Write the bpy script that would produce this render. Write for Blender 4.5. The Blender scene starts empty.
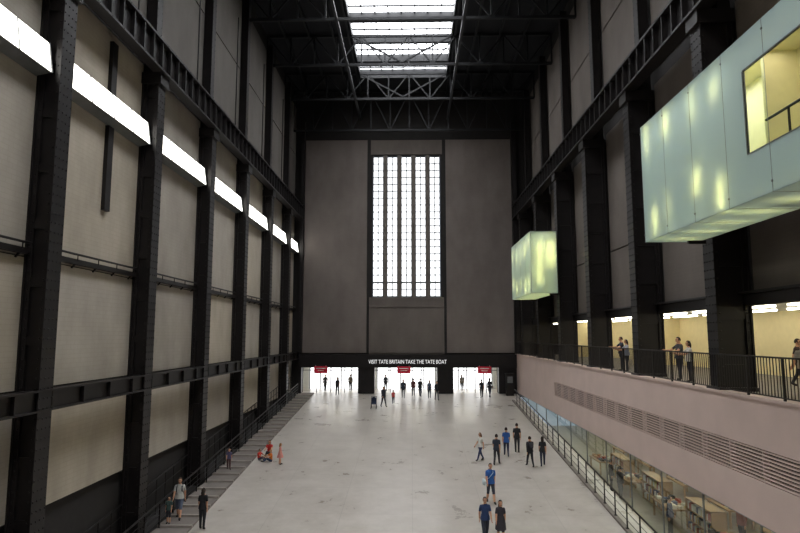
import bpy, bmesh, math, random
from mathutils import Vector, Matrix
random.seed(7)
scene = bpy.context.scene
scene.view_settings.view_transform = 'Standard'
scene.view_settings.look = 'None'
COL = scene.collection

# ---------------------------------------------------------------- materials
def lin(c):
    return tuple(((v/255)/12.92 if v/255 <= .04045 else ((v/255+.055)/1.055)**2.4) for v in c)
def new_mat(name):
    m = bpy.data.materials.new(name); m.use_nodes = True
    nt = m.node_tree
    return m, nt, nt.nodes['Principled BSDF']
def mat(name, rgb, rough=.6, metal=0., var=.12, scale=3., bump=0., spec=.5):
    m, nt, b = new_mat(name)
    c = lin(rgb)
    tc = nt.nodes.new('ShaderNodeTexCoord')
    nz = nt.nodes.new('ShaderNodeTexNoise'); nz.inputs['Scale'].default_value = scale; nz.inputs['Detail'].default_value = 5
    nt.links.new(tc.outputs['Object'], nz.inputs['Vector'])
    cr = nt.nodes.new('ShaderNodeValToRGB')
    cr.color_ramp.elements[0].position = .3; cr.color_ramp.elements[1].position = .7
    cr.color_ramp.elements[0].color = (*[v*(1-var) for v in c], 1)
    cr.color_ramp.elements[1].color = (*[min(1, v*(1+var)) for v in c], 1)
    nt.links.new(nz.outputs['Fac'], cr.inputs['Fac'])
    nt.links.new(cr.outputs['Color'], b.inputs['Base Color'])
    b.inputs['Roughness'].default_value = rough; b.inputs['Metallic'].default_value = metal
    b.inputs['Specular IOR Level'].default_value = spec
    if bump:
        bp = nt.nodes.new('ShaderNodeBump'); bp.inputs['Strength'].default_value = bump
        nt.links.new(nz.outputs['Fac'], bp.inputs['Height']); nt.links.new(bp.outputs['Normal'], b.inputs['Normal'])
    return m
def brick_mat(name, rgb, axis='Y', contrast=.035, rough=.85, stain=.76):
    m, nt, b = new_mat(name); c = lin(rgb)
    tc = nt.nodes.new('ShaderNodeTexCoord'); sp = nt.nodes.new('ShaderNodeSeparateXYZ'); cb = nt.nodes.new('ShaderNodeCombineXYZ')
    nt.links.new(tc.outputs['Object'], sp.inputs[0])
    nt.links.new(sp.outputs[axis], cb.inputs['X']); nt.links.new(sp.outputs['Z'], cb.inputs['Y'])
    br = nt.nodes.new('ShaderNodeTexBrick'); br.inputs['Scale'].default_value = 1.0
    br.inputs['Brick Width'].default_value = .46; br.inputs['Row Height'].default_value = .16
    br.inputs['Mortar Size'].default_value = .012
    br.inputs['Color1'].default_value = (*c, 1)
    br.inputs['Color2'].default_value = (*[v*(1-contrast) for v in c], 1)
    br.inputs['Mortar'].default_value = (*[v*(1-contrast*2.4) for v in c], 1)
    nt.links.new(cb.outputs[0], br.inputs['Vector'])
    mp = nt.nodes.new('ShaderNodeMapping'); mp.inputs['Scale'].default_value = (1, 1, .45)
    nt.links.new(tc.outputs['Object'], mp.inputs[0])
    nz = nt.nodes.new('ShaderNodeTexNoise'); nz.inputs['Scale'].default_value = .5; nz.inputs['Detail'].default_value = 7; nz.inputs['Roughness'].default_value = .6
    nt.links.new(mp.outputs[0], nz.inputs['Vector'])
    cr = nt.nodes.new('ShaderNodeValToRGB')
    cr.color_ramp.elements[0].position = .32; cr.color_ramp.elements[1].position = .62
    cr.color_ramp.elements[0].color = (stain, stain*.99, stain*.97, 1); cr.color_ramp.elements[1].color = (1, 1, 1, 1)
    nt.links.new(nz.outputs['Fac'], cr.inputs['Fac'])
    mx = nt.nodes.new('ShaderNodeMix'); mx.data_type = 'RGBA'; mx.blend_type = 'MULTIPLY'; mx.inputs[0].default_value = 1
    nt.links.new(br.outputs['Color'], mx.inputs[6]); nt.links.new(cr.outputs['Color'], mx.inputs[7])
    nt.links.new(mx.outputs[2], b.inputs['Base Color'])
    b.inputs['Roughness'].default_value = rough
    bp = nt.nodes.new('ShaderNodeBump'); bp.inputs['Strength'].default_value = .1; bp.inputs['Distance'].default_value = .02
    nt.links.new(br.outputs['Fac'], bp.inputs['Height']); bp.invert = True
    nt.links.new(bp.outputs['Normal'], b.inputs['Normal'])
    return m
def emit(name, rgb, strength, var=0.):
    m, nt, b = new_mat(name)
    c = rgb
    b.inputs['Base Color'].default_value = (.6, .6, .6, 1)
    b.inputs['Emission Color'].default_value = (*c, 1)
    b.inputs['Emission Strength'].default_value = strength
    if var:
        tc = nt.nodes.new('ShaderNodeTexCoord'); nz = nt.nodes.new('ShaderNodeTexNoise'); nz.inputs['Scale'].default_value = .6
        nt.links.new(tc.outputs['Object'], nz.inputs['Vector'])
        mr = nt.nodes.new('ShaderNodeMapRange'); mr.inputs[3].default_value = strength*(1-var); mr.inputs[4].default_value = strength*(1+var)
        nt.links.new(nz.outputs['Fac'], mr.inputs[0]); nt.links.new(mr.outputs[0], b.inputs['Emission Strength'])
    return m
def glass_mat(name, rgb, base=.05, rough=.03):
    m = bpy.data.materials.new(name); m.use_nodes = True; nt = m.node_tree; nt.nodes.clear()
    o = nt.nodes.new('ShaderNodeOutputMaterial'); mx = nt.nodes.new('ShaderNodeMixShader')
    t = nt.nodes.new('ShaderNodeBsdfTransparent'); t.inputs[0].default_value = (*lin(rgb), 1)
    g = nt.nodes.new('ShaderNodeBsdfGlossy'); g.inputs['Roughness'].default_value = rough
    fr = nt.nodes.new('ShaderNodeLayerWeight'); fr.inputs['Blend'].default_value = .5
    pw = nt.nodes.new('ShaderNodeMath'); pw.operation = 'POWER'; pw.inputs[1].default_value = 5
    nt.links.new(fr.outputs['Facing'], pw.inputs[0])
    ad = nt.nodes.new('ShaderNodeMath'); ad.operation = 'MULTIPLY_ADD'; ad.inputs[1].default_value = .85; ad.inputs[2].default_value = base; ad.use_clamp = True
    nt.links.new(pw.outputs[0], ad.inputs[0]); nt.links.new(ad.outputs[0], mx.inputs[0])
    nt.links.new(t.outputs[0], mx.inputs[1]); nt.links.new(g.outputs[0], mx.inputs[2]); nt.links.new(mx.outputs[0], o.inputs[0])
    return m
def frosted_mat(name, rgb, rgbd):
    m = bpy.data.materials.new(name); m.use_nodes = True; nt = m.node_tree; nt.nodes.clear()
    o = nt.nodes.new('ShaderNodeOutputMaterial')
    tr = nt.nodes.new('ShaderNodeBsdfTranslucent'); tr.inputs[0].default_value = (*lin(rgb), 1)
    df = nt.nodes.new('ShaderNodeBsdfDiffuse'); df.inputs[0].default_value = (*lin(rgbd), 1)
    gl = nt.nodes.new('ShaderNodeBsdfGlossy'); gl.inputs['Roughness'].default_value = .12
    m1 = nt.nodes.new('ShaderNodeMixShader'); m1.inputs[0].default_value = .6
    m2 = nt.nodes.new('ShaderNodeMixShader'); m2.inputs[0].default_value = .12
    nt.links.new(tr.outputs[0], m1.inputs[1]); nt.links.new(df.outputs[0], m1.inputs[2])
    nt.links.new(m1.outputs[0], m2.inputs[1]); nt.links.new(gl.outputs[0], m2.inputs[2]); nt.links.new(m2.outputs[0], o.inputs[0])
    return m

STEEL = mat('black_steel', (25, 21, 21), .5, .0, .25, 2., .1, .35)
STEEL2 = mat('dark_steel_roof', (15, 16, 20), .6, 0, .2, 1.)
BRICK_L = brick_mat('painted_brick_left', (178, 170, 158))
BRICK_L2 = brick_mat('painted_brick_left_b', (166, 158, 148))
BRICK_L3 = brick_mat('painted_brick_left_c', (184, 174, 158))
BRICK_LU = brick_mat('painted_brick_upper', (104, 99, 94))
BRICK_R = brick_mat('painted_brick_right_dimmed', (106, 98, 92))  # darker than the left brick: this side's dimmer light put into the colour
BRICK_E = brick_mat('painted_brick_end', (122, 113, 108), 'X')
BRICK_E2 = brick_mat('painted_brick_end_centre', (112, 104, 99), 'X')
DARKWALL = mat('dark_wall', (36, 33, 32), .9)
ROOF = mat('roof_deck', (17, 19, 24), .9)
PINK = mat('pink_concrete', (202, 181, 172), .8, 0, .05, .8)
STAIRM = mat('stair_concrete', (118, 110, 104), .8, 0, .1, 2)
WHITE = mat('white_paint', (225, 225, 220), .7, 0, .03)
CREAM = mat('cream_wall', (222, 208, 165), .8, 0, .04)
GREY = mat('grey_metal', (120, 122, 124), .4, .3)
CONC = mat('concourse_concrete', (120, 112, 105), .7)
LAMP = emit('fluorescent_diffuser', (1, .98, .90), 4.5)
DAY = emit('daylit_glazing', (.96, .98, 1), 2.0, .15)
SKYL = emit('daylit_skylight', (.95, .97, 1), 11, .25)
DOORL = emit('daylit_door_glass', (.97, .98, 1), 2.2)
STRIP = emit('ceiling_strip_lamp', (1, .94, .74), 12)
RED = mat('red_sign', (215, 25, 60), .5, 0, .03)
GLASS = glass_mat('clear_glass', (232, 236, 228), .04)
GLASS2 = glass_mat('shopfront_glass', (215, 228, 222), .12)
FROST = frosted_mat('frosted_glass', (226, 232, 230), (182, 206, 210))
WOOD = mat('wood', (170, 135, 95), .5)

def floor_mat():
    m, nt, b = new_mat('polished_concrete')
    tc = nt.nodes.new('ShaderNodeTexCoord')
    br = nt.nodes.new('ShaderNodeTexBrick'); br.offset = 0; br.inputs['Scale'].default_value = 1
    br.inputs['Brick Width'].default_value = 3.3; br.inputs['Row Height'].default_value = 3.6; br.inputs['Mortar Size'].default_value = .018
    c = lin((198, 191, 183))
    br.inputs['Color1'].default_value = (*c, 1); br.inputs['Color2'].default_value = (*[v*.955 for v in c], 1); br.inputs['Mortar'].default_value = (*[v*.84 for v in c], 1)
    nt.links.new(tc.outputs['Object'], br.inputs['Vector'])
    nz = nt.nodes.new('ShaderNodeTexNoise'); nz.inputs['Scale'].default_value = .7; nz.inputs['Detail'].default_value = 9; nz.inputs['Roughness'].default_value = .68
    nt.links.new(tc.outputs['Object'], nz.inputs['Vector'])
    cr = nt.nodes.new('ShaderNodeValToRGB'); cr.color_ramp.elements[0].position = .32; cr.color_ramp.elements[1].position = .66
    cr.color_ramp.elements[0].color = (.76, .745, .72, 1); cr.color_ramp.elements[1].color = (1, 1, 1, 1)
    nt.links.new(nz.outputs['Fac'], cr.inputs['Fac'])
    mx = nt.nodes.new('ShaderNodeMix'); mx.data_type = 'RGBA'; mx.blend_type = 'MULTIPLY'; mx.inputs[0].default_value = 1
    nt.links.new(br.outputs['Color'], mx.inputs[6]); nt.links.new(cr.outputs['Color'], mx.inputs[7]); nt.links.new(mx.outputs[2], b.inputs['Base Color'])
    mr = nt.nodes.new('ShaderNodeMapRange'); mr.inputs[3].default_value = .2; mr.inputs[4].default_value = .4
    nt.links.new(nz.outputs['Fac'], mr.inputs[0]); nt.links.new(mr.outputs[0], b.inputs['Roughness'])
    return m
FLOORM = floor_mat()

# ---------------------------------------------------------------- mesh builder
class MB:
    def __init__(s): s.v = []; s.f = []; s.m = []
    def add(s, vs, fs, m=0):
        o = len(s.v); s.v += [tuple(p) for p in vs]
        for f in fs: s.f.append(tuple(i+o for i in f)); s.m.append(m)
    def box(s, x0, x1, y0, y1, z0, z1, m=0):
        s.add([(x0,y0,z0),(x1,y0,z0),(x1,y1,z0),(x0,y1,z0),(x0,y0,z1),(x1,y0,z1),(x1,y1,z1),(x0,y1,z1)],
              [(3,2,1,0),(4,5,6,7),(0,1,5,4),(1,2,6,5),(2,3,7,6),(3,0,4,7)], m)
    def beam(s, p, q, w, h, m=0):
        p, q = Vector(p), Vector(q); d = (q-p).normalized()
        up = Vector((0,0,1)) if abs(d.z) < .95 else Vector((0,1,0))
        a = d.cross(up).normalized()*w/2; b = a.normalized().cross(d)*h/2
        s.add([p-a-b,p+a-b,p+a+b,p-a+b,q-a-b,q+a-b,q+a+b,q-a+b],
              [(0,1,2,3),(7,6,5,4),(0,4,5,1),(1,5,6,2),(2,6,7,3),(3,7,4,0)], m)
    def cyl(s, p, q, r0, r1=None, n=8, m=0):
        if r1 is None: r1 = r0
        p, q = Vector(p), Vector(q); d = (q-p).normalized()
        up = Vector((0,0,1)) if abs(d.z) < .95 else Vector((0,1,0))
        a = d.cross(up).normalized(); b = a.cross(d)
        vs = []
        for c, r in ((p, r0), (q, r1)):
            for i in range(n):
                t = 2*math.pi*i/n; vs.append(c+a*math.cos(t)*r+b*math.sin(t)*r)
        s.add(vs, [(i,(i+1)%n,n+(i+1)%n,n+i) for i in range(n)]+[tuple(range(n))[::-1], tuple(range(n,2*n))], m)
    def loft(s, prof, m=0, n=16, cap=False):
        vs = []
        for cy, zz, rx, ry in prof:
            for i in range(n):
                t = 2*math.pi*i/n; vs.append((math.cos(t)*rx, cy+math.sin(t)*ry, zz))
        s.add(vs, [(j*n+i, j*n+(i+1)%n, (j+1)*n+(i+1)%n, (j+1)*n+i) for j in range(len(prof)-1) for i in range(n)], m)
    def ball(s, c, rx, ry, rz, m=0, nu=10, nv=7, fn=None, keep=None):
        vs = [(0,0,1)]
        for j in range(1, nv):
            ph = math.pi*j/nv
            for i in range(nu):
                t = 2*math.pi*i/nu; vs.append((math.sin(ph)*math.cos(t), math.sin(ph)*math.sin(t), math.cos(ph)))
        vs.append((0,0,-1))
        fs = [(0,1+i,1+(i+1)%nu) for i in range(nu)]
        for j in range(nv-2):
            for i in range(nu):
                a = 1+j*nu+i; b = 1+j*nu+(i+1)%nu; fs.append((a,a+nu,b+nu,b))
        L = len(vs)-1; o = 1+(nv-2)*nu
        fs += [(L,o+(i+1)%nu,o+i) for i in range(nu)]
        if keep: fs = [f for f in fs if keep(sum((Vector(vs[i]) for i in f), Vector())/len(f))]
        if fn: vs = [fn(p) for p in vs]
        s.add([(c[0]+p[0]*rx, c[1]+p[1]*ry, c[2]+p[2]*rz) for p in vs], fs, m)
    def rivet(s, c, n, r=.028, m=0):
        c = Vector(c); n = Vector(n); a = n.orthogonal().normalized(); b = n.cross(a)
        vs = []
        for rr, hh in ((r, 0), (r*.6, r*.7)):
            for i in range(5):
                t = 2*math.pi*i/5; vs.append(c+n*hh+a*math.cos(t)*rr+b*math.sin(t)*rr)
        s.add(vs, [(i,(i+1)%5,5+(i+1)%5,5+i) for i in range(5)]+[(5,6,7,8,9)], m)
    def mesh(s, name, mats, smooth=False):
        me = bpy.data.meshes.new(name); me.from_pydata(s.v, [], s.f)
        for m in mats: me.materials.append(m)
        me.polygons.foreach_set('material_index', s.m)
        if smooth: me.polygons.foreach_set('use_smooth', [True]*len(s.f))
        me.update(); return me
    def obj(s, name, mats, parent=None, loc=None, smooth=False):
        o = bpy.data.objects.new(name, s.mesh(name, mats, smooth)); COL.objects.link(o)
        if parent: o.parent = parent
        if loc: o.location = loc
        return o
def empty(name, loc=(0,0,0)):
    e = bpy.data.objects.new(name, None); COL.objects.link(e); e.location = loc; e.empty_display_size = .3; return e

K = .083
YE = 60.
def rz(y): return -K*(YE-max(y, 10.))

YL = [18.45+7.2*i for i in range(-5, 6)]
YR = [20.9+7.2*i for i in range(-5, 6)]
ZC = 17.2

# ---------------------------------------------------------------- floor
b = MB()
for (ya, yb) in ((-20, 10), (10, YE), (YE, YE+6)):
    za, zb = (rz(ya) if ya < YE else 0), (rz(yb) if yb < YE else 0)
    x1 = 10.2
    x0 = -9.6 if ya < YE else -12
    b.add([(x0,ya,za),(x1,ya,za),(x1,yb,zb),(x0,yb,zb),(x0,ya,za-.4),(x1,ya,za-.4),(x1,yb,zb-.4),(x0,yb,zb-.4)],
          [(0,1,2,3),(7,6,5,4),(0,4,5,1),(2,6,7,3),(1,5,6,2),(3,7,4,0)])
b.obj('floor', [FLOORM])
b = MB(); y = 59.4; STEP = 1.2
while y > 11.2:
    zt = rz(y)+.04
    b.box(-11.1, -9.6, y-STEP, y, zt-.6, zt, 0)
    b.box(-11.1, -9.58, y-STEP-.02, y-STEP+.07, zt-.09, zt+.006, 1)
    y -= STEP
b.box(-11.1, -9.6, 59.4, 60, -.4, 0)
b.box(-11.1, -9.6, -20, 11.4, -4.6, -4.11)
b.obj('ramp_stairs', [STAIRM, mat('stair_nosing', (160, 152, 144), .7)])
b = MB()
b.add([(-12.1,10,rz(10)-.02),(-11.1,10,rz(10)-.02),(-11.1,YE,-.02),(-12.1,YE,-.02)], [(0,1,2,3)])
b.add([(-12.1,-20,rz(10)-.02),(-11.1,-20,rz(10)-.02),(-11.1,10,rz(10)-.02),(-12.1,10,rz(10)-.02)], [(0,1,2,3)])
b.obj('floor_service_strip', [DARKWALL])

# ---------------------------------------------------------------- left wall
b = MB()
b.box(-12.7, -12.1, -20, YE, -4.8, 31, 1)
for i in range(len(YL)):
    y0 = YL[i]+.30; y1 = (YL[i+1] if i+1 < len(YL) else YE+.2)-.30
    v = [0, 3, 4]
    b.box(-12.1, -11.95, y0, y1, .1, 3.25, v[i % 3])
    b.box(-12.1, -11.95, y0, y1, 3.95, 8.0, v[(i+1) % 3])
    b.box(-12.1, -11.95, y0, y1, 8.06, 17.6, v[(i*2+1) % 3])
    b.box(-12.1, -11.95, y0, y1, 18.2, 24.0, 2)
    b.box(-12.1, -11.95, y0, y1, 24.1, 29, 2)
b.obj('wall_left', [BRICK_L, DARKWALL, BRICK_LU, BRICK_L2, BRICK_L3])
b = MB()
b.box(-11.5, -11.15, -20, YE, 3.3, 3.36); b.box(-11.5, -11.15, -20, YE, 3.9, 3.96); b.box(-11.36, -11.3, -20, YE, 3.3, 3.96)
y = -19.
while y < YE:
    b.box(-11.3, -11.18, y-.02, y+.02, 3.36, 3.9); y += 1.8
for yy in YL: b.box(-11.95, -11.3, yy-.3, yy+.3, 3.4, 3.85)
b.obj('steel_tie_beam', [STEEL])
b = MB()
for i, yy in enumerate(YL):
    y0, y1 = yy+.4, min(yy+6.8, YE-.1)
    b.box(-11.95, -11.75, y0, y1, 8.08, 8.26)
    b.cyl((-11.72, y0, 8.42), (-11.72, y1, 8.42), .04)
    yb = y0+.4
    while yb < y1:
        b.cyl((-11.72, yb, 8.2), (-11.72, yb, 8.42), .02, n=6); b.beam((-11.93, yb, 7.95), (-11.78, yb, 8.12), .05, .05); yb += 1.4
b.obj('wall_ledge_rail', [STEEL])
b = MB()
for yy in (22.6,):
    b.box(-11.95, -11.8, yy-.2, yy+.2, 10.4, 13.75); b.box(-11.95, -11.8, yy-.2, yy+.2, 15.05, 17.2)
b.obj('wall_duct', [STEEL])
b = MB()
for yy in YL:
    b.cyl((-11.92, yy+6.1, 18.7), (-11.92, yy+6.1, 27.4), .04, n=6)
b.obj('wall_conduit', [STEEL])
b = MB()
for yy in YL[4:]:
    b.cyl((-11.9, yy+.4, rz(yy)+1.6), (-11.9, yy+6.8, rz(yy+7)+1.6), .03); b.cyl((-11.9, yy+.4, rz(yy)+1.1), (-11.9, yy+6.8, rz(yy+7)+1.1), .02)
    for k in range(1, 7): b.cyl((-11.9, yy+k, rz(yy+k)-.1), (-11.9, yy+k, rz(yy+k)+1.6), .02, n=6)
b.obj('service_handrail', [STEEL])

# ---------------------------------------------------------------- columns
def column_mesh(sgn, xin, xout, z0, name):
    b = MB(); D = abs(xout-xin)
    def X(v): return v*sgn
    def bx(a0, a1, y0, y1, za, zb):
        p, q = sorted((X(a0), X(a1))); b.box(p, q, y0, y1, za, zb)
    bx(0, .06, -.36, .36, z0, ZC); bx(D-.06, D, -.36, .36, z0, ZC)
    bx(.06, D-.06, -.2, .2, z0, ZC)
    bx(.06, .2, -.3, .3, z0, ZC); bx(D-.2, D-.06, -.3, .3, z0, ZC)
    z = z0+.6
    while z < ZC-.3:
        bx(.06, D-.06, -.27, .27, z, z+.28); z += 1.8
    z = z0+.2
    while z < ZC-.1:
        for yy in (-.3, -.1, .1, .3): b.rivet((X(0), yy, z), (-sgn, 0, 0), .036)
        for xx in (.13, D-.13): b.rivet((X(xx), -.3, z), (0, -1, 0), .036)
        z += .3
    bx(-.12, D, -.45, .45, ZC-.5, ZC)
    bx(-.1, D, -.46, .46, z0, z0+.12)
    bx(D-.45, D, -.22, .22, ZC, 29.5)
    bx(D-.5, D-.44, -.28, .28, ZC, 29.5)
    z = ZC+1
    while z < 29: 
        for yy in (-.22, .22): b.rivet((X(D-.5), yy, z), (-sgn, 0, 0))
        z += .35
    return b.mesh(name, [STEEL])
ML = column_mesh(-1, -11.2, -11.95, -4.3, 'steel_column_l')
MR = column_mesh(1, 10.3, 11.5, 3.75, 'steel_column_r')
for yy in YL:
    o = bpy.data.objects.new('steel_column', ML); o.location = (-11.2, yy, 0); COL.objects.link(o)
for yy in YR:
    o = bpy.data.objects.new('steel_column', MR); o.location = (10.3, yy, 0); COL.objects.link(o)

def girder(xa, xb, face, name):
    b = MB(); xm = (xa+xb)/2
    b.box(xa, xb, -20, YE-.15, ZC, ZC+.1); b.box(xa, xb, -20, YE-.15, ZC+1.3, ZC+1.4); b.box(xm-.03, xm+.03, -20, YE-.15, ZC+.1, ZC+1.3)
    b.box(xm-.05, xm+.05, -20, YE-.15, ZC+1.4, ZC+1.55)
    y = -19.
    while y < YE-.2:
        b.box(xa+.04, xb-.04, y-.03, y+.03, ZC+.1, ZC+1.3)
        b.rivet((face, y, ZC+.05), (1 if xa < 0 else -1, 0, 0)); b.rivet((face, y+.45, ZC+1.35), (1 if xa < 0 else -1, 0, 0)); y += .9
    return b.obj(name, [STEEL])
girder(-11.45, -10.95, -10.95, 'crane_girder'); girder(10.1, 10.7, 10.1, 'crane_girder')

# ---------------------------------------------------------------- light fittings
for i in range(len(YL)):
    y0, y1 = YL[i]+.42, (YL[i+1] if i+1 < len(YL) else YE+.1)-.42
    if y1-y0 < 2 : continue
    b = MB(); 
    b.add([(-11.95,y0,13.8),(-11.95,y1,13.8),(-11.95,y1,15.0),(-11.95,y0,15.0),(-11.45,y0,13.9),(-11.45,y1,13.9),(-11.6,y1,14.9),(-11.6,y0,14.9)],
          [(0,1,2,3),(2,6,7,3),(0,4,5,1),(0,3,7,4),(1,5,6,2)], 0)
    b.add([(-11.44,y0+.03,13.92),(-11.44,y1-.03,13.92),(-11.58,y1-.03,14.88),(-11.58,y0+.03,14.88)], [(0,1,2,3)], 1)
    n = 4
    for k in range(n+1):
        yy = y0+(y1-y0)*k/n
        b.beam((-11.43, yy, 13.9), (-11.58, yy, 14.9), .05, .03, 0)
    b.obj('fluorescent_light_fitting', [GREY, LAMP])

# ---------------------------------------------------------------- roof
SX0, SX1, SY1 = -5.0, 3.4, 55.5
b = MB()
b.box(-12.7, SX0, -20, YE+.6, 30.5, 30.9); b.box(SX1, 18, -20, YE+.6, 30.5, 30.9)
b.box(SX0, SX1, SY1, YE+.6, 30.5, 30.9)
b.obj('ceiling', [ROOF])
b = MB()
b.box(SX0, SX1, -20, SY1, 31.2, 31.25, 0)
for x in (SX0, SX1-.1): b.box(x, x+.1, -20, SY1, 30.3, 31.2, 1)
b.box(SX0, SX1, SY1-.1, SY1, 30.3, 31.2, 1)
y = -19.5; k = 0
while y < SY1:
    if k % 3 == 0: b.box(SX0+.1, SX1-.1, y-.2, y+.2, 30.5, 31.2, 1)
    else: b.box(SX0+.1, SX1-.1, y-.045, y+.045, 31.05, 31.2, 1)
    y += 1.2; k += 1
for k in range(1, 8):
    x = SX0+(SX1-SX0)*k/8; b.box(x-.04, x+.04, -20, SY1, 31.05, 31.2, 1)
b.obj('window_skylight', [SKYL, STEEL2])
def truss(y, z0=27.8, z1=30.3, n=12, full=False):
    b = MB(); xa, xb = -11.95, 11.5
    b.beam((xa,y,z0),(xb,y,z0),.2,.2); b.beam((xa,y,z1),(xb,y,z1),.2,.2)
    dx = (xb-xa)/n
    for i in range(n+1):
        x = xa+dx*i
        inside = SX0+.5 < x < SX1-.5
        if not inside or full: b.beam((x,y,z0),(x,y,z1),.12,.12)
        if i < n and (full or not (SX0-.5 < x+dx/2 < SX1+.5)):
            if i % 2: b.beam((x,y,z0),(x+dx,y,z1),.1,.1)
            else: b.beam((x,y,z1),(x+dx,y,z0),.1,.1)
    b.obj('roof_truss', [STEEL2])
for i, yy in enumerate(YL): truss(yy, full=(i >= len(YL)-2))
truss(58.6, 26.2, full=True)
b = MB()
for x in (-10.5,-8.5,-6.5,SX0-.2,SX1+.2,5.3,7.3,9.3):
    b.box(x-.08, x+.08, -20, YE, 30.2, 30.5)
for x in (SX0-.3, SX1+.3): b.box(x-.1, x+.1, -20, YE, 27.7, 27.9)
for yy in (47.25, 54.45):
    b.beam((SX0,yy,30.3),(-.8,yy,28.0),.13,.13); b.beam((SX1,yy,30.3),(-.8,yy,28.0),.13,.13)
b.obj('roof_purlins', [STEEL2])

# ---------------------------------------------------------------- end wall with tall window
WX0, WX1, WZ0, WZ1 = -4.0, 2.9, 9.4, 24.0
b = MB()
b.box(-12.7, -4.3, YE, YE+.6, 3.7, 31, 1); b.box(3.2, 18, YE, YE+.6, 3.7, 31, 1)
b.box(-4.3, 3.2, YE+.05, YE+.6, 3.7, WZ0, 0); b.box(-4.3, 3.2, YE, YE+.6, WZ1, 31, 1)
b.box(-4.3, WX0, YE, YE+.6, WZ0, WZ1, 1); b.box(WX1, 3.2, YE, YE+.6, WZ0, WZ1, 1)
b.box(-4.2, 3.1, YE-.08, YE, WZ1+.1, 25.6, 2)
b.box(-10.9, -4.55, YE-.12, YE, 3.9, 25.6, 0); b.box(3.45, 10.1, YE-.12, YE, 3.9, 25.6, 0)
b.box(-4.2, 3.1, YE-.06, YE+.05, 3.9, 8.3, 2); b.box(-4.2, 3.1, YE-.06, YE+.05, 8.4, 9.2, 2)
b.box(8.4, 18, YE, YE+.6, -.4, 3.7, 1); b.box(-12.7, -10.9, YE, YE+.6, -.4, 3.7, 1)
b.obj('wall_end', [BRICK_E, DARKWALL, BRICK_E2])
b = MB()
n = 5; pier = .5; w = (WX1-WX0-pier*(n-1)-.2)/n
x = WX0+.1
PIER = mat('window_pier', (105, 98, 92), .8)
for i in range(n):
    b.box(x, x+w, YE+.3, YE+.33, WZ0+.1, WZ1-.1, 0)
    b.box(x+w/2-.045, x+w/2+.045, YE+.22, YE+.3, WZ0+.1, WZ1-.1, 1)
    z = WZ0+.1
    while z < WZ1:
        b.box(x, x+w, YE+.22, YE+.3, z-.045, z+.045, 1); z += .72
    b.box(x-.06, x, YE+.1, YE+.35, WZ0, WZ1, 1); b.box(x+w, x+w+.06, YE+.1, YE+.35, WZ0, WZ1, 1)
    if i < n-1: b.box(x+w+.06, x+w+pier-.06, YE-.05, YE+.4, WZ0, WZ1, 2)
    x += w+pier
b.box(WX0-.1, WX1+.1, YE-.1, YE+.1, WZ0-.2, WZ0+.02, 2)
b.box(WX0, WX1, YE+.1, YE+.14, WZ0+1.4, WZ0+1.55, 1)
b.obj('window_1', [DAY, GREY, PIER])
b = MB()
for x0, x1 in ((-11.3,-10.95),(10.15,10.6)):
    b.box(x0, x1, YE-.5, YE-.14, 3.82, 17.1); b.box(x0, x1, YE-.5, YE-.14, 18.8, 27.5)
    z = 4.
    while z < 17: b.rivet(((x0+x1)/2, YE-.5, z), (0,-1,0), .04); z += .5
b.obj('corner_post', [STEEL])

# ---------------------------------------------------------------- entrance
ent = empty('entrance_portal', (0, YE, 0))
b = MB()
b.box(-11.1, 10.14, -.9, -.02, 2.5, 3.75, 0)
for x0, x1 in ((-11.1,-10.85),(-5.3,-3.7),(2.45,4.0),(8.4,10.14)):
    b.box(x0, x1, -.7, -.02, 0, 2.5, 0)
    if 1 < x1-x0 < 1.65: b.box(x0, x1, -.02, .5, 0, 3.68, 0)
o = b.obj('fascia', [STEEL], ent)
cu = bpy.data.curves.new('sign_lettering', 'FONT'); cu.body = 'VISIT TATE BRITAIN TAKE THE TATE BOAT'; cu.size = .56; cu.align_x = 'CENTER'; cu.extrude = .01
cu.materials.append(emit('sign_white_glow', (1, 1, 1), .7))  # emission added to the white letters so they glow without a lamp
t = bpy.data.objects.new('lettering', cu); COL.objects.link(t); t.parent = ent; t.location = (-.45, -.92, 2.88); t.rotation_euler = (math.pi/2, 0, 0)
bpy.context.view_layer.update()
if t.dimensions.x > 0: t.scale = (7.6/t.dimensions.x, 1.35*7.6/t.dimensions.x, 1)
for i, (x0, x1) in enumerate(((-10.85,-5.3),(-3.7,2.45),(4.0,8.4))):
    b = MB()
    b.box(x0, x1, YE+4.5, YE+4.55, 0, 2.9, 0)
    n = 5
    for k in range(n+1):
        x = x0+(x1-x0)*k/n; b.box(x-.05, x+.05, YE+4.4, YE+4.5, 0, 2.9, 1)
        if k < n: b.box(x+(x1-x0)/n-.28, x+(x1-x0)/n-.24, YE+4.3, YE+4.34, .9, 1.3, 1)
    b.box(x0, x1, YE+4.4, YE+4.5, 2.2, 2.3, 1)
    for k in range(1, 4):
        x = x0+(x1-x0)*k/4; b.box(x-.035, x+.035, YE+.2, YE+.28, 0, 2.5, 1)
    b.box(x0, x1, YE+.2, YE+.28, 2.15, 2.22, 1)
    b.obj('door_%d' % (i+1), [DOORL, GREY])
b = MB()
b.box(-12.4, 10.4, YE+4.6, YE+4.8, 0, 3.2, 0); b.box(-12.4, 10.4, YE+.6, YE+4.8, 2.95, 3.1, 0)
b.box(-12.5, -12.3, YE+.6, YE+4.8, 0, 3.2, 0); b.box(10.3, 10.5, YE+.6, YE+4.8, 0, 3.2, 0)
for x in (-8, -.6, 6.2): b.box(x-2, x+2, YE+1.5, YE+1.8, 2.9, 2.94, 1); 
b.obj('wall_lobby', [WHITE, STRIP])
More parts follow.
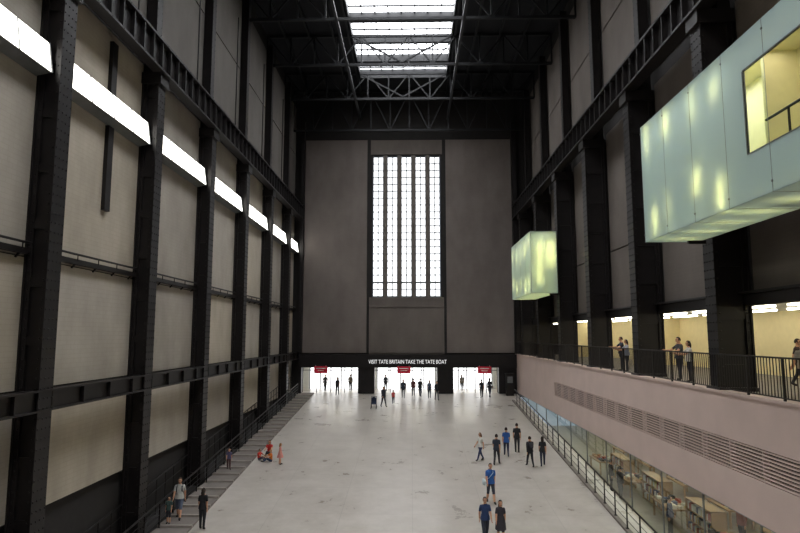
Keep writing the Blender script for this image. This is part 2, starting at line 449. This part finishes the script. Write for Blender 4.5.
for x in (-8.9, -.8, 7.0):
    b = MB(); b.box(x-.65, x+.65, YE-1.0, YE-.95, 1.95, 2.62, 0)
    b.box(x-.45, x+.45, YE-1.012, YE-1.0, 2.38, 2.46, 1); b.box(x-.3, x+.3, YE-1.012, YE-1.0, 2.18, 2.24, 1)
    for k in (-.5, .5): b.box(x+k-.02, x+k+.02, YE-.97, YE-.9, 2.5, 2.7, 1)
    b.obj('red_hanging_sign', [RED, WHITE])
b = MB()
b.box(9.0, 9.7, 58.4, 59.0, -.12, 1.9, 0); b.box(8.95, 9.75, 58.35, 59.05, 1.9, 2.0, 0); b.box(9.1, 9.6, 58.37, 58.4, 1.1, 1.7, 1)
b.obj('information_kiosk', [STEEL, GREY])

# ---------------------------------------------------------------- right wall, concourse, gallery
b = MB()
b.box(11.75, 12.1, -20, YE, 6.7, 31, 1)
for i in range(len(YR)):
    y0 = YR[i]+.35; y1 = (YR[i+1] if i+1 < len(YR) else YE+.2)-.35
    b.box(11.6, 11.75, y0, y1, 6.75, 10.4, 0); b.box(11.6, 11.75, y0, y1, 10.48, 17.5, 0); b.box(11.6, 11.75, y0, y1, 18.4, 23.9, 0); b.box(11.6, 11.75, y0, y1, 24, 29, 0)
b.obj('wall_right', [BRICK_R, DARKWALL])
b = MB(); b.box(11.3, 11.6, -20, YE, 6.6, 7.0); b.box(11.15, 11.6, -20, YE, 7.0, 7.08)
b.obj('lintel_beam', [STEEL])
b = MB()
b.box(10.5, 17.2, -20, YE, 3.4, 3.75, 0)
b.obj('floor_concourse', [CONC])
b = MB()
b.box(17, 17.3, -20, YE, -3.3, 7, 0); b.box(12.1, 17.2, -20, YE, 6.72, 7.0, 1)
for yy in YR:
    b.box(14, 17, yy+3.4, yy+3.6, 3.75, 6.72, 0) if int(yy) % 2 else None
b.obj('wall_gallery_back', [CREAM, WHITE])
b = MB()
y = -10
while y < YE-3:
    b.box(13.2, 13.4, y, y+2.6, 6.64, 6.71, 0); b.box(15.4, 15.6, y, y+2.6, 6.64, 6.71, 0); y += 3.6
b.obj('ceiling_strip_light', [STRIP])

b = MB(); GY0, GY1, GZ0, GZ1 = 16.4, 44.0, 1.35, 2.3
b.box(10.2, 10.5, -20, YE, GZ1, 3.72, 0); b.box(10.2, 10.5, -20, YE, .1, GZ0, 0)
b.box(10.2, 10.5, -20, GY0, GZ0, GZ1, 0); b.box(10.2, 10.5, GY1, YE, GZ0, GZ1, 0)
b.box(10.15, 10.55, -20, YE, 3.72, 3.8, 0)
b.obj('wall_parapet', [PINK])
b = MB(); b.box(10.42, 10.46, GY0, GY1, GZ0, GZ1, 0)
n = 9
for k in range(n):
    z = GZ0+(GZ1-GZ0)*(k+.5)/n
    b.box(10.205, 10.3, GY0, GY1, z-.022, z+.022, 1)
y = GY0
while y <= GY1+.01: b.box(10.22, 10.4, y-.02, y+.02, GZ0, GZ1, 1); y += 1.84
b.obj('ventilation_grille', [mat('grille_void', (14, 13, 13), .9), PINK])
b = MB(); ZR = 3.8
b.beam((10.24,-10,ZR+1.18),(10.24,YE-.6,ZR+1.18),.07,.05); b.beam((10.24,-10,ZR+.08),(10.24,YE-.6,ZR+.08),.05,.03)
y = -10.
k = 0
while y < YE-.6:
    if k % 12 == 0: b.box(10.21, 10.27, y-.03, y+.03, ZR, ZR+1.16)
    else: b.box(10.23, 10.25, y-.012, y+.012, ZR+.08, ZR+1.16)
    y += .15; k += 1
b.obj('balcony_railing', [STEEL])

# shop front glazing, shop room
b = MB()
a = 8.
while a < 57:
    c = a+3.6
    za, zc = rz(a), rz(c)
    b.add([(10.36,a,za),(10.36,c,zc),(10.36,c,.1),(10.36,a,.1)], [(3,2,1,0)], 0)
    b.box(10.33, 10.39, a-.02, a+.02, za-.1, .1, 1)
    a = c
b.box(10.3, 10.42, 8, 59, .02, .098, 1)
b.obj('shopfront_glazing', [GLASS2, GREY])
b = MB()
b.box(10.25, 17, -20, YE, -3.4, -3.1, 0)
b.obj('floor_shop', [mat('shop_floor', (150, 140, 125), .35)])
b = MB(); b.box(10.5, 17, -20, YE, .15, .3, 0)
y = 10
while y < 56:
    b.box(12.0, 12.2, y, y+2, .08, .15, 1); b.box(14.4, 14.6, y, y+2, .08, .15, 1); y += 3
b.obj('ceiling_shop', [WHITE, STRIP])
BK = [mat('book_%d' % i, c, .6) for i, c in enumerate([(170,70,50),(215,190,120),(70,85,120),(235,230,220),(225,222,210),(190,140,90),(40,38,40),(210,200,185)])]
def shelf(y, x=16.3, zz=2.3):
    b = MB(); x0, x1 = x, x+.65; z0 = -3.1
    b.box(x1-.04, x1, y, y+2.4, z0, z0+zz, 0)
    nk = int(zz/.44)
    for k in range(nk+1): b.box(x0, x1, y, y+2.4, z0+.04+k*.44, z0+.08+k*.44, 0)
    for yy in (y, y+2.36): b.box(x0, x1, yy, yy+.04, z0, z0+zz, 0)
    for k in range(nk):
        yy = y+.06
        while yy < y+2.25:
            w = random.uniform(.05, .16); b.box(x0+.05, x0+.4, yy, yy+w*.92, z0+.08+k*.44, z0+.08+k*.44+random.uniform(.2, .34), random.randint(1, 8)); yy += w
    b.obj('bookshelf', [WOOD]+BK)
for i in range(12): shelf(18+i*2.6)
for i in range(4): shelf(21+i*5.2, 12.4, 1.4)
def table(y, x):
    b = MB(); z0 = -3.1
    b.box(x-.6, x+.6, y-1.1, y+1.1, z0+.76, z0+.82, 0)
    for sx in (-.5, .5):
        for sy in (-1, 1): b.box(x+sx-.04, x+sx+.04, y+sy-.04, y+sy+.04, z0, z0+.76, 0)
    for i in range(3):
        for j in range(6):
            if random.random() < .3: continue
            xx = x-.42+i*.32; yy = y-.95+j*.33; h = random.uniform(.03, .18)
            b.box(xx, xx+.2, yy, yy+.25, z0+.82, z0+.82+h, random.randint(1, 8))
    b.obj('book_display_table', [WOOD]+BK)
for i in range(5): table(19.3+i*5.2, 12.3)
for i in range(6): table(20.4+i*4.6, 14.9)

# ---------------------------------------------------------------- railings on the ramp
def ramp_rail(x, y0, y1, name, off=0.0, rails=(.35, .65), step=1.5):
    b = MB(); h = 1.08
    y = y0
    while y <= y1+.01:
        z = rz(y)+off; b.box(x-.026, x+.026, y-.026, y+.026, z+.0, z+h, 0); b.box(x-.06, x+.06, y-.06, y+.06, z+.0, z+.03, 0); y += step
    b.cyl((x,y0,rz(y0)+off+h),(x,y1,rz(y1)+off+h),.04,m=0)
    for r in rails: b.cyl((x,y0,rz(y0)+off+r),(x,y1,rz(y1)+off+r),.014,m=0,n=6)
    b.obj(name, [STEEL])
ramp_rail(9.2, 12, 55, 'ramp_handrail', .12, rails=(.35,.7))
ramp_rail(-11.02, 12, 58.5, 'stair_handrail', .03, rails=(.3,.55,.8))
b = MB()
b.add([(9.1,10,rz(10)+.12),(9.3,10,rz(10)+.12),(9.3,56,rz(56)+.12),(9.1,56,rz(56)+.12),(9.1,10,rz(10)-.02),(9.3,10,rz(10)-.02),(9.3,56,rz(56)-.02),(9.1,56,rz(56)-.02)],
      [(0,1,2,3),(0,4,5,1),(1,5,6,2),(2,6,7,3),(3,7,4,0)])
b.obj('trim_ramp_kerb', [CONC])

# ---------------------------------------------------------------- projecting glass light boxes
def area(name, loc, rot, sx, sy, power, col, parent=None):
    l = bpy.data.lights.new(name, 'AREA'); l.shape = 'RECTANGLE'; l.size = sx; l.size_y = sy; l.energy = power; l.color = col
    o = bpy.data.objects.new(name, l); COL.objects.link(o); o.location = loc; o.rotation_euler = rot
    if parent: o.parent = parent
    return o
def lightbox(y0, y1, z0, z1, win=None, x0=8.2, x1=10.02, power=16, wash=1.2, endp=1.6, washc=(.86,.95,1)):
    e = empty('glass_light_box')
    b = MB(); F, S, I, G, R = 0, 1, 2, 3, 4
    if win:
        wy0, wy1, wz0, wz1 = win
        b.box(x0, x0+.03, wy1, y1, z0, z1, F); b.box(x0, x0+.03, y0, wy0, z0, z1, F)
        b.box(x0, x0+.03, wy0, wy1, z0, wz0, F); b.box(x0, x0+.03, wy0, wy1, wz1, z1, F)
        b.add([(x0+.015,wy0,wz0),(x0+.015,wy0,wz1),(x0+.015,wy1,wz1),(x0+.015,wy1,wz0)], [(0,1,2,3)], G)
        for (a, c, d, f) in ((wy0,wy1,wz0-.03,wz0),(wy0,wy1,wz1,wz1+.03),(wy0-.03,wy0,wz0,wz1),(wy1,wy1+.03,wz0,wz1)):
            b.box(x0-.01, x0+.06, a, c, d, f, S)
        b.cyl((x0+.5, wy0, wz0+.85),(x0+.5, wy1, wz0+.85), .035, m=R)
        yy = wy0
        while yy < wy1: b.box(x0+.48, x0+.52, yy, yy+.04, wz0-.3, wz0+.85, R); yy += 1.1
        b.box(x1-.9, x1-.05, wy1+.6, wy1+.75, z0+.03, z1-.04, I)
    else: b.box(x0, x0+.03, y0, y1, z0, z1, F)
    b.box(x0+.03, x1, y0, y0+.03, z0, z1, F); b.box(x0+.03, x1, y1-.03, y1, z0, z1, F)
    b.box(x0+.03, x1, y0+.03, y1-.03, z0, z0+.03, F); b.box(x0+.03, x1, y0+.03, y1-.03, z1-.04, z1, I)
    b.box(x1-.05, x1, y0+.03, y1-.03, z0+.03, z1-.04, I)
    n = max(1, round((y1-y0)/2.0)); 
    for i in range(n+1):
        yy = y0+(y1-y0)*i/n
        b.box(x0-.004, x0, yy-.007, yy+.007, z0, z1, S); b.box(x0, x1, yy-.01, yy+.01, z0-.004, z0, S)
        for zz in (z0+.25, z1-.25): b.cyl((x0-.02, yy, zz), (x0, yy, zz), .03, m=S)
    b.box(x1-.5, x1+.1, y0+.3, y0+.4, z0-.12, z0-.006, R); b.box(x1-.5, x1+.1, y1-.4, y1-.3, z0-.12, z0-.006, R)
    b.obj('shell', [FROST, GREY, CREAM, GLASS, STEEL], e)
    n = max(2, int((y1-y0)/1.5))
    Yc = (1, .86, .30)
    for i in range(n):
        yy = y0+(i+.5)*(y1-y0)/n
        for zz in (z0+.9, z1-1.0):
            if win and win[0]-.4 < yy < win[1]+.4: continue
            area('tube_lamp', (x0+.3, yy+random.uniform(-.3,.3), zz+random.uniform(-.4,.4)), (0, math.radians(90), 0), random.uniform(.5,1.2), .22, power*random.uniform(.3,1.2), Yc, e)
        area('floor_lamp_panel', (x0+1.0, yy, z0+.4), (0, 0, 0), 1.0, .3, power*.8, Yc, e)
    for i in range(n):
        yy = y0+(i+.5)*(y1-y0)/n
        inw = win and win[0] < yy < win[1]
        area('interior_wash', ((x0+x1)/2, yy, z1-.1), (0, 0, 0), 1.0, (y1-y0)/n*.8, power*(.9 if inw else wash), ((1, .93, .8) if inw else washc), e)
    area('end_lamp', (x0+.6, y0+.35, (z0+z1)/2), (math.radians(-90), 0, 0), .3, 3.0, power*endp, Yc, e)
    area('end_lamp', (x0+1.4, y0+.35, (z0+z1)/2+.6), (math.radians(-90), 0, 0), .25, 1.6, power*endp, Yc, e)
    return e
lightbox(6.0, 21.0, 8.85, 13.0, (8.0, 14.4, 10.0, 12.1), power=15, wash=2.2)
lightbox(41.3, 49.2, 8.5, 12.8, power=26, wash=1.6, endp=2.2, washc=(1, .97, .72))

# ---------------------------------------------------------------- footbridge the camera stands on & rear wall
b = MB()
b.box(-11.1, 10.1, -8, .7, 3.6, 3.95, 0)
for x in range(-11, 11): b.box(x-.02, x+.02, .6, .64, 3.95, 4.7, 1)
b.box(-11.1, 10.1, .59, .65, 4.7, 4.75, 1)
b.obj('footbridge', [CONC, STEEL])
b = MB(); b.box(-12.7, 18, -20.4, -20, -4.8, 31, 0); b.obj('wall_rear', [BRICK_E])

# ---------------------------------------------------------------- people
def pmat(rgb, nm): 
    key = nm+'_%d_%d_%d' % rgb
    return bpy.data.materials.get(key) or mat(key, rgb, .8, 0, .12, 14)
DARKEYE = (25, 18, 15)
def person(x, y, z, h=1.72, yaw=0, shirt=(30,32,40), pants=(35,38,50), hair=(40,28,20), skin=(205,155,125), shoe=(40,35,35),
           legs=((4,2),(-4,2)), arms=((8,12,5),(-8,12,5)), shorts=False, sleeve='short', lng=False, dress=False, backpack=None, bag=None, name='person', female=False, sit=False):
    P = {}; sw = .16 if female else .182
    P['pel'] = Vector((0,0,.95)); P['wai'] = Vector((0,0,1.1)); P['che'] = Vector((0,.0,1.29)); P['nb'] = Vector((0,.01,1.43)); P['nt'] = Vector((0,-.01,1.55))
    names = ['pel','wai','che','nb','nt']
    R = {'pel': .145 if female else .14, 'wai': .118 if female else .138, 'che': .135 if female else .15, 'nb': .085, 'nt': .058}
    E = [('pel','wai','shirt'),('wai','che','shirt'),('che','nb','shirt'),('nb','nt','skin')]
    lowest = 9
    for s, sd, (t, k) in ((1,'L',legs[0]),(-1,'R',legs[1])):
        t_, k_ = math.radians(t), math.radians(k)
        hip = Vector((s*.088,0,.87)); knee = hip+.41*Vector((s*.01,-math.sin(t_),-math.cos(t_)))
        ank = knee+.40*Vector((0,-math.sin(t_-k_),-math.cos(t_-k_)))
        fa = max(-.6, min(.1, (t_-k_)*.5)) if not sit else 0
        toe = ank+(Vector((s*.02,-.17,-.045+(fa*.08))) if not sit else Vector((s*.02,-.15,.03)))
        P['hip'+sd], P['kne'+sd], P['ank'+sd], P['toe'+sd] = hip, knee, ank, toe
        R['hip'+sd] = .105; R['kne'+sd] = .068; R['ank'+sd] = .05; R['toe'+sd] = .04
        lower = 'skin' if shorts or dress else 'pants'
        E += [('pel','hip'+sd,'shirt' if dress else 'pants'),('hip'+sd,'kne'+sd,'shirt' if dress else 'pants'),('kne'+sd,'ank'+sd,lower),('ank'+sd,'toe'+sd,'shoe')]
        names += ['hip'+sd,'kne'+sd,'ank'+sd,'toe'+sd]; lowest = min(lowest, ank.z-.08)
    if sit: lowest = min(lowest, P['pel'].z-.13)
    hands = []
    for s, sd, (a, el, ab) in ((1,'L',arms[0]),(-1,'R',arms[1])):
        a_, e_, b_ = map(math.radians, (a, el, ab))
        sh = Vector((s*sw,0,1.40)); d1 = Vector((s*math.sin(b_), -math.sin(a_)*math.cos(b_), -math.cos(a_)*math.cos(b_)))
        elb = sh+.29*d1; d2 = Vector((s*math.sin(b_)*.3, -math.sin(a_+e_), -math.cos(a_+e_))).normalized(); wr = elb+.245*d2
        P['sho'+sd], P['elb'+sd], P['wri'+sd] = sh, elb, wr
        R['sho'+sd] = .068; R['elb'+sd] = .047; R['wri'+sd] = .033
        lo = 'skin' if sleeve in ('short','none') else 'shirt'
        E += [('che','sho'+sd,'shirt'),('sho'+sd,'elb'+sd,'shirt' if sleeve != 'none' else 'skin'),('elb'+sd,'wri'+sd,lo)]
        names += ['sho'+sd,'elb'+sd,'wri'+sd]; hands.append((s, wr, d2))
    idx = {n: i for i, n in enumerate(names)}
    me = bpy.data.meshes.new('tmp'); me.from_pydata([P[n] for n in names], [(idx[a], idx[c]) for a, c, _ in E], [])
    ob = bpy.data.objects.new('tmp', me); COL.objects.link(ob)
    md = ob.modifiers.new('skin', 'SKIN'); md.use_smooth_shade = True
    sv = me.skin_vertices[0].data
    for n in names: sv[idx[n]].radius = (R[n], R[n]); sv[idx[n]].use_root = (n == 'pel')
    ss = ob.modifiers.new('sub', 'SUBSURF'); ss.levels = 2; ss.render_levels = 2
    dg = bpy.context.evaluated_depsgraph_get()
    em = bpy.data.meshes.new_from_object(ob.evaluated_get(dg))
    lab = {'skin': 0, 'shirt': 1, 'pants': 2, 'shoe': 4}
    b = MB()
    vs = [v.co.copy() for v in em.vertices]
    def dist(p, a, c):
        ab = c-a; t = max(0, min(1, (p-a).dot(ab)/ab.length_squared)); return (p-(a+ab*t)).length, t
    for pl in em.polygons:
        c = pl.center; best = None
        for a, d, l in E:
            ds, t = dist(c, P[a], P[d]); ds -= R[a]*(1-t)+R[d]*t
            if best is None or ds < best[0]: best = (ds, l, a, d, t)
        l = best[1]
        if l == 'shirt' and best[2] == 'pel' and c.z < .97 and not dress: l = 'pants'
        if l == 'pants' and best[2] == 'pel' and c.z > .98: l = 'shirt'
        if shorts and best[2][:3] == 'kne' and best[4] < .12: l = 'pants'
        if sleeve == 'short' and best[3][:3] == 'elb' and best[4] > .72: l = 'skin'
        b.f.append(tuple(pl.vertices)); b.m.append(lab[l])
    b.v = [tuple(v) for v in vs]
    bpy.data.objects.remove(ob); bpy.data.meshes.remove(me); bpy.data.meshes.remove(em)
    # neck + collar / sloping shoulders
    b.loft([(.012,1.40,.062,.062),(.0,1.5,.054,.056),(-.012,1.6,.05,.055)], 0)
    b.loft([(.0,1.36,sw+.01,.1),(.005,1.43,.125,.088),(.008,1.475,.075,.072),(.006,1.495,.062,.064)], 1)
    # head
    hc = (0, -.025, 1.635)
    def hf(p):
        x, yy, zz = p
        if zz < 0: k = 1-.34*(-zz)**1.6; x *= k; yy = yy*(1-.22*(-zz)**2)-.06*(-zz)
        return (x, yy, zz)
    b.ball(hc, .08, .098, .122, 0, 14, 10, hf)
    b.add([(0,hc[1]-.093,hc[2]+.012),(-.014,hc[1]-.09,hc[2]-.032),(.014,hc[1]-.09,hc[2]-.032),(0,hc[1]-.124,hc[2]-.028)], [(0,3,1),(0,2,3),(1,3,2)], 0)
    for s in (-1, 1):
        b.ball((s*.03, hc[1]-.088, hc[2]+.01), .013, .009, .009, 5, 6, 5)
        b.ball((s*.081, hc[1]+.005, hc[2]-.005), .012, .022, .032, 0, 6, 5)
        b.beam((s*.015, hc[1]-.096, hc[2]+.03), (s*.045, hc[1]-.087, hc[2]+.03), .006, .007, 3)
    b.beam((-.024, hc[1]-.096, hc[2]-.058), (.024, hc[1]-.096, hc[2]-.058), .008, .01, 6)
    b.ball((hc[0], hc[1]+.01, hc[2]+.012), .091, .108, .129, 3, 14, 10, None, lambda p: (p.z > .45 or p.y > -.25) and (p.z > (-.75 if lng else -.35) or (lng and p.y > .1)))
    if lng:
        b.ball((0, .06, 1.55), .088, .05, .15, 3, 10, 7)
    # hands
    for s, wr, d in hands:
        side = Vector((0, -1, 0)) if abs(d.z) > .5 else Vector((0, 0, 1)); side = (side-d*side.dot(d)).normalized(); nrm = d.cross(side).normalized()*(-s)
        b.ball(wr+d*.04, .02+abs(d.x)*.035+abs(side.x)*.02, .02+abs(d.y)*.035+abs(side.y)*.02, .02+abs(d.z)*.035+abs(side.z)*.02, 0, 8, 6)
        for k, L in enumerate((.07, .08, .075, .058)):
            r = wr+d*.075+side*(.028-.019*k); m1 = r+d*L*.55; m2 = m1+(d*.8+nrm*.55)*L*.45
            b.cyl(r-d*.02, m1, .0095, .0085, 5, 0); b.cyl(m1, m2, .0085, .006, 5, 0)
        r = wr+d*.03+side*.026; m1 = r+(d*.6+side*.7)*.035; b.cyl(r, m1, .012, .01, 5, 0); b.cyl(m1, m1+d*.03, .01, .007, 5, 0)
    if dress:
        b.loft([(0,1.14,.12,.115),(0,1.08,.155,.14),(0,.97,.19,.165),(0,.82,.215,.21),(0,.58,.235,.29)], 1)
    elif not sit:
        b.loft([(0,1.16,.12,.115),(0,1.09,.158,.142),(0,.97,.192,.155),(0,.88,.2,.165)], 1)
    if backpack:
        b.ball((0, .2, 1.24), .15, .1, .22, 7, 12, 8); b.ball((0, .28, 1.16), .1, .05, .1, 7, 8, 6)
        for s in (-1, 1):
            pts = [(s*.1,.13,1.4),(s*.11,.02,1.475),(s*.11,-.125,1.38),(s*.12,-.15,1.22),(s*.13,.08,1.08)]
            for p, q in zip(pts, pts[1:]): b.beam(p, q, .045, .015, 7)
    if bag:
        b.box(-.34, -.24, -.12, .16, .82, 1.06, 7)
        pts = [(-.28,.1,1.05),(-.1,.16,1.3),(.12,.05,1.48),(.08,-.155,1.36),(-.12,-.175,1.15),(-.28,-.08,1.05)]
        for p, q in zip(pts, pts[1:]): b.beam(p, q, .03, .012, 7)
    mats = [pmat(skin,'skin'), pmat(shirt,'cloth'), pmat(pants,'cloth'), pmat(hair,'hair'), pmat(shoe,'shoe'), pmat(DARKEYE,'eye'), pmat((150,70,65),'lips'), pmat(backpack or bag or (40,40,40),'bag')]
    sc = h/1.765
    b.v = [(p[0], p[1], p[2]-lowest) for p in b.v]
    o = b.obj(name, mats, None, (x, y, z), True); o.scale = (sc,)*3; o.rotation_euler = (0, 0, math.radians(yaw))
    return o
WALK = dict(legs=((24,6),(-14,16)), arms=((-18,14,5),(20,20,5)))
WALK2 = dict(legs=((-12,18),(22,6)), arms=((20,20,5),(-16,14,5)))
SIT = dict(sit=True, legs=((125,65),(120,62)), arms=((55,30,8),(50,35,8)))
def pr(x, y, **k): return person(x, y, rz(y)+.01, **k)
# foreground
pr(3.8, 30.3, h=1.9, yaw=8, shirt=(45,95,165), pants=(52,56,68), shorts=True, bag=(200,215,220), hair=(70,60,50), **WALK)
pr(3.0, 25.9, h=1.8, yaw=5, shirt=(38,58,98), pants=(44,49,64), hair=(90,80,75), **WALK2)
pr(3.62, 25.8, h=1.72, yaw=-5, shirt=(52,48,56), pants=(40,40,45), female=True, dress=True, lng=True, **WALK)
# mid group
pr(4.1, 37.3, h=1.68, yaw=-60, shirt=(225,222,215), pants=(50,60,95), female=True, lng=True, hair=(110,75,45), **WALK)
pr(4.95, 36.4, h=1.8, yaw=160, shirt=(42,48,62), pants=(48,48,52), **WALK2)
pr(5.8, 38.2, h=1.78, yaw=175, shirt=(45,90,160), pants=(45,50,75), **WALK)
pr(6.6, 39.0, h=1.8, yaw=170, shirt=(28,28,33), pants=(38,38,45), legs=((3,2),(-6,3)))
pr(6.85, 36.1, h=1.76, yaw=190, shirt=(28,28,32), pants=(34,36,42), sleeve='long', backpack=(50,50,58), **WALK)
pr(7.6, 36.2, h=1.72, yaw=170, shirt=(28,28,31), pants=(34,40,62), female=True, lng=True, **WALK2)
# left side
def stair_z(y):
    n = math.floor((59.4-y)/1.2); return rz(59.4-n*1.2)+.045
def sp(x, y, **k): return person(x, y, stair_z(y), **k)
sp(-10.55, 28.0, h=1.82, yaw=10, shirt=(185,185,180), pants=(85,95,115), shorts=True, backpack=(50,55,60), hair=(70,50,35), **WALK)
sp(-10.7, 27.2, h=1.15, yaw=0, shirt=(60,80,75), pants=(60,60,70), shorts=True)
pr(-9.1, 26.9, h=1.72, yaw=180, shirt=(26,26,29), pants=(30,30,36), lng=True, female=True, legs=((3,2),(-6,4)))
sp(-10.5, 35.2, h=1.2, yaw=20, shirt=(85,80,110), pants=(90,60,60), **WALK)
pr(-9.25, 37.2, h=1.2, yaw=60, shirt=(215,45,30), pants=(70,60,80), **SIT)
pr(-8.5, 36.9, h=1.25, yaw=-50, shirt=(235,130,40), pants=(40,60,90), hair=(160,120,70), **SIT)
pr(-8.9, 38.3, h=1.65, yaw=0, shirt=(195,40,35), pants=(35,35,40), lng=True, female=True, **SIT)
pr(-7.8, 36.3, h=1.22, yaw=100, shirt=(225,150,140), pants=(200,170,160), hair=(150,110,60), female=True, dress=True, lng=True)
# far
FAR = [(-7.2,58.6,(35,35,40),(40,40,50),1.75,0),(-2.5,53.1,(30,34,44),(35,38,45),1.8,30),(-1.7,54.6,(190,60,60),(60,60,70),1.2,180),
 (-.85,57.2,(40,45,60),(30,30,35),1.78,0),(.1,58.2,(90,45,45),(40,40,50),1.7,180),(.75,58.0,(30,30,35),(45,50,70),1.75,170),
 (1.6,57.2,(70,80,100),(30,30,35),1.7,0),(2.25,56.2,(35,35,40),(90,90,95),1.76,10),(6.5,57.3,(30,30,34),(35,35,40),1.76,180),(7.3,57.7,(28,28,34),(40,45,60),1.82,150),
 (-8.8,61.5,(60,60,65),(40,40,45),1.72,20),(-6.3,62.0,(120,110,100),(40,40,55),1.7,0),(5.0,61.6,(150,140,130),(40,40,50),1.7,0),(-2.7,61.8,(50,55,65),(40,40,50),1.7,0)]
for i, (x, y, s, p, h, yw) in enumerate(FAR):
    person(x, y, rz(y)+.01 if y < YE else .01, h=h, yaw=yw, shirt=s, pants=p, sleeve='long' if i % 2 else 'short', lng=i % 3 == 0, female=i % 3 == 0, **(WALK if i % 2 else WALK2))
# concourse
def cp(x, y, **k): return person(x, y, 3.76, **k)
LEANA = ((45,40,8),(50,40,8))
cp(11.0, 25.2, h=1.76, yaw=-80, shirt=(60,62,68), pants=(40,42,50), arms=LEANA)
cp(10.95, 24.2, h=1.62, yaw=-95, shirt=(205,200,195), pants=(45,45,55), arms=LEANA, lng=True, female=True)
cp(11.0, 31.3, h=1.62, yaw=-90, shirt=(150,155,170), pants=(40,42,50), arms=LEANA, lng=True, female=True)
cp(11.05, 32.2, h=1.75, yaw=-90, shirt=(50,55,70), pants=(40,42,50), arms=LEANA)
cp(12.2, 19.2, h=1.7, yaw=-60, shirt=(190,180,170), pants=(50,50,60), **WALK)
cp(10.95, 16.6, h=1.25, yaw=-90, shirt=(40,42,50), pants=(50,50,60))
cp(14.0, 22.3, h=1.75, yaw=40, shirt=(60,45,45), pants=(50,50,60), **WALK2)
cp(13.0, 33, h=1.7, yaw=180, shirt=(40,42,50), pants=(50,50,60), **WALK)
# shop
for (x, y, s, yw) in ((11.2,35.2,(30,30,35),90),(11.1,33.4,(40,40,50),120),(13.7,26.3,(120,60,50),-60),(11.2,27.4,(60,70,100),60)):
    person(x, y, -3.09, h=1.72, yaw=yw, shirt=s, pants=(40,40,45), sleeve='long')
# pushchair
b = MB()
for s in (-.22, .22):
    b.cyl((s-.02,-.3,.12),(s+.02,-.3,.12),.12,n=12,m=0); b.cyl((s-.02,.3,.12),(s+.02,.3,.12),.12,n=12,m=0)
    b.cyl((s,-.3,.12),(s,.35,.95),.018,m=0); b.cyl((s,.3,.12),(s,-.1,.55),.018,m=0)
b.cyl((-.24,.35,.95),(.24,.35,.95),.02,m=0)
b.box(-.2,.2,-.25,.1,.4,.46,1); b.beam((0,.08,.43),(0,.25,.85),.4,.05,1)
b.ball((0,.08,.78),.21,.25,.2,1,10,7,None,lambda p: p.z > 0 and p.y > -.4)
o = b.obj('pushchair', [STEEL, pmat((50,60,90),'cloth')], None, (-3.3, 52.4, rz(52.4)+.02)); o.rotation_euler = (math.atan(K), 0, 0)

# ---------------------------------------------------------------- world + camera
w = bpy.data.worlds.new('World'); scene.world = w; w.use_nodes = True
w.node_tree.nodes['Background'].inputs[0].default_value = (.6, .7, .85, 1); w.node_tree.nodes['Background'].inputs[1].default_value = .6
cam = bpy.data.cameras.new('Camera'); cam.lens = 27; cam.sensor_width = 36; cam.clip_end = 300
co = bpy.data.objects.new('Camera', cam); COL.objects.link(co); co.location = (0, 0, 5.6)
co.rotation_euler = (math.radians(96.56), 0, math.radians(1.15))
scene.camera = co
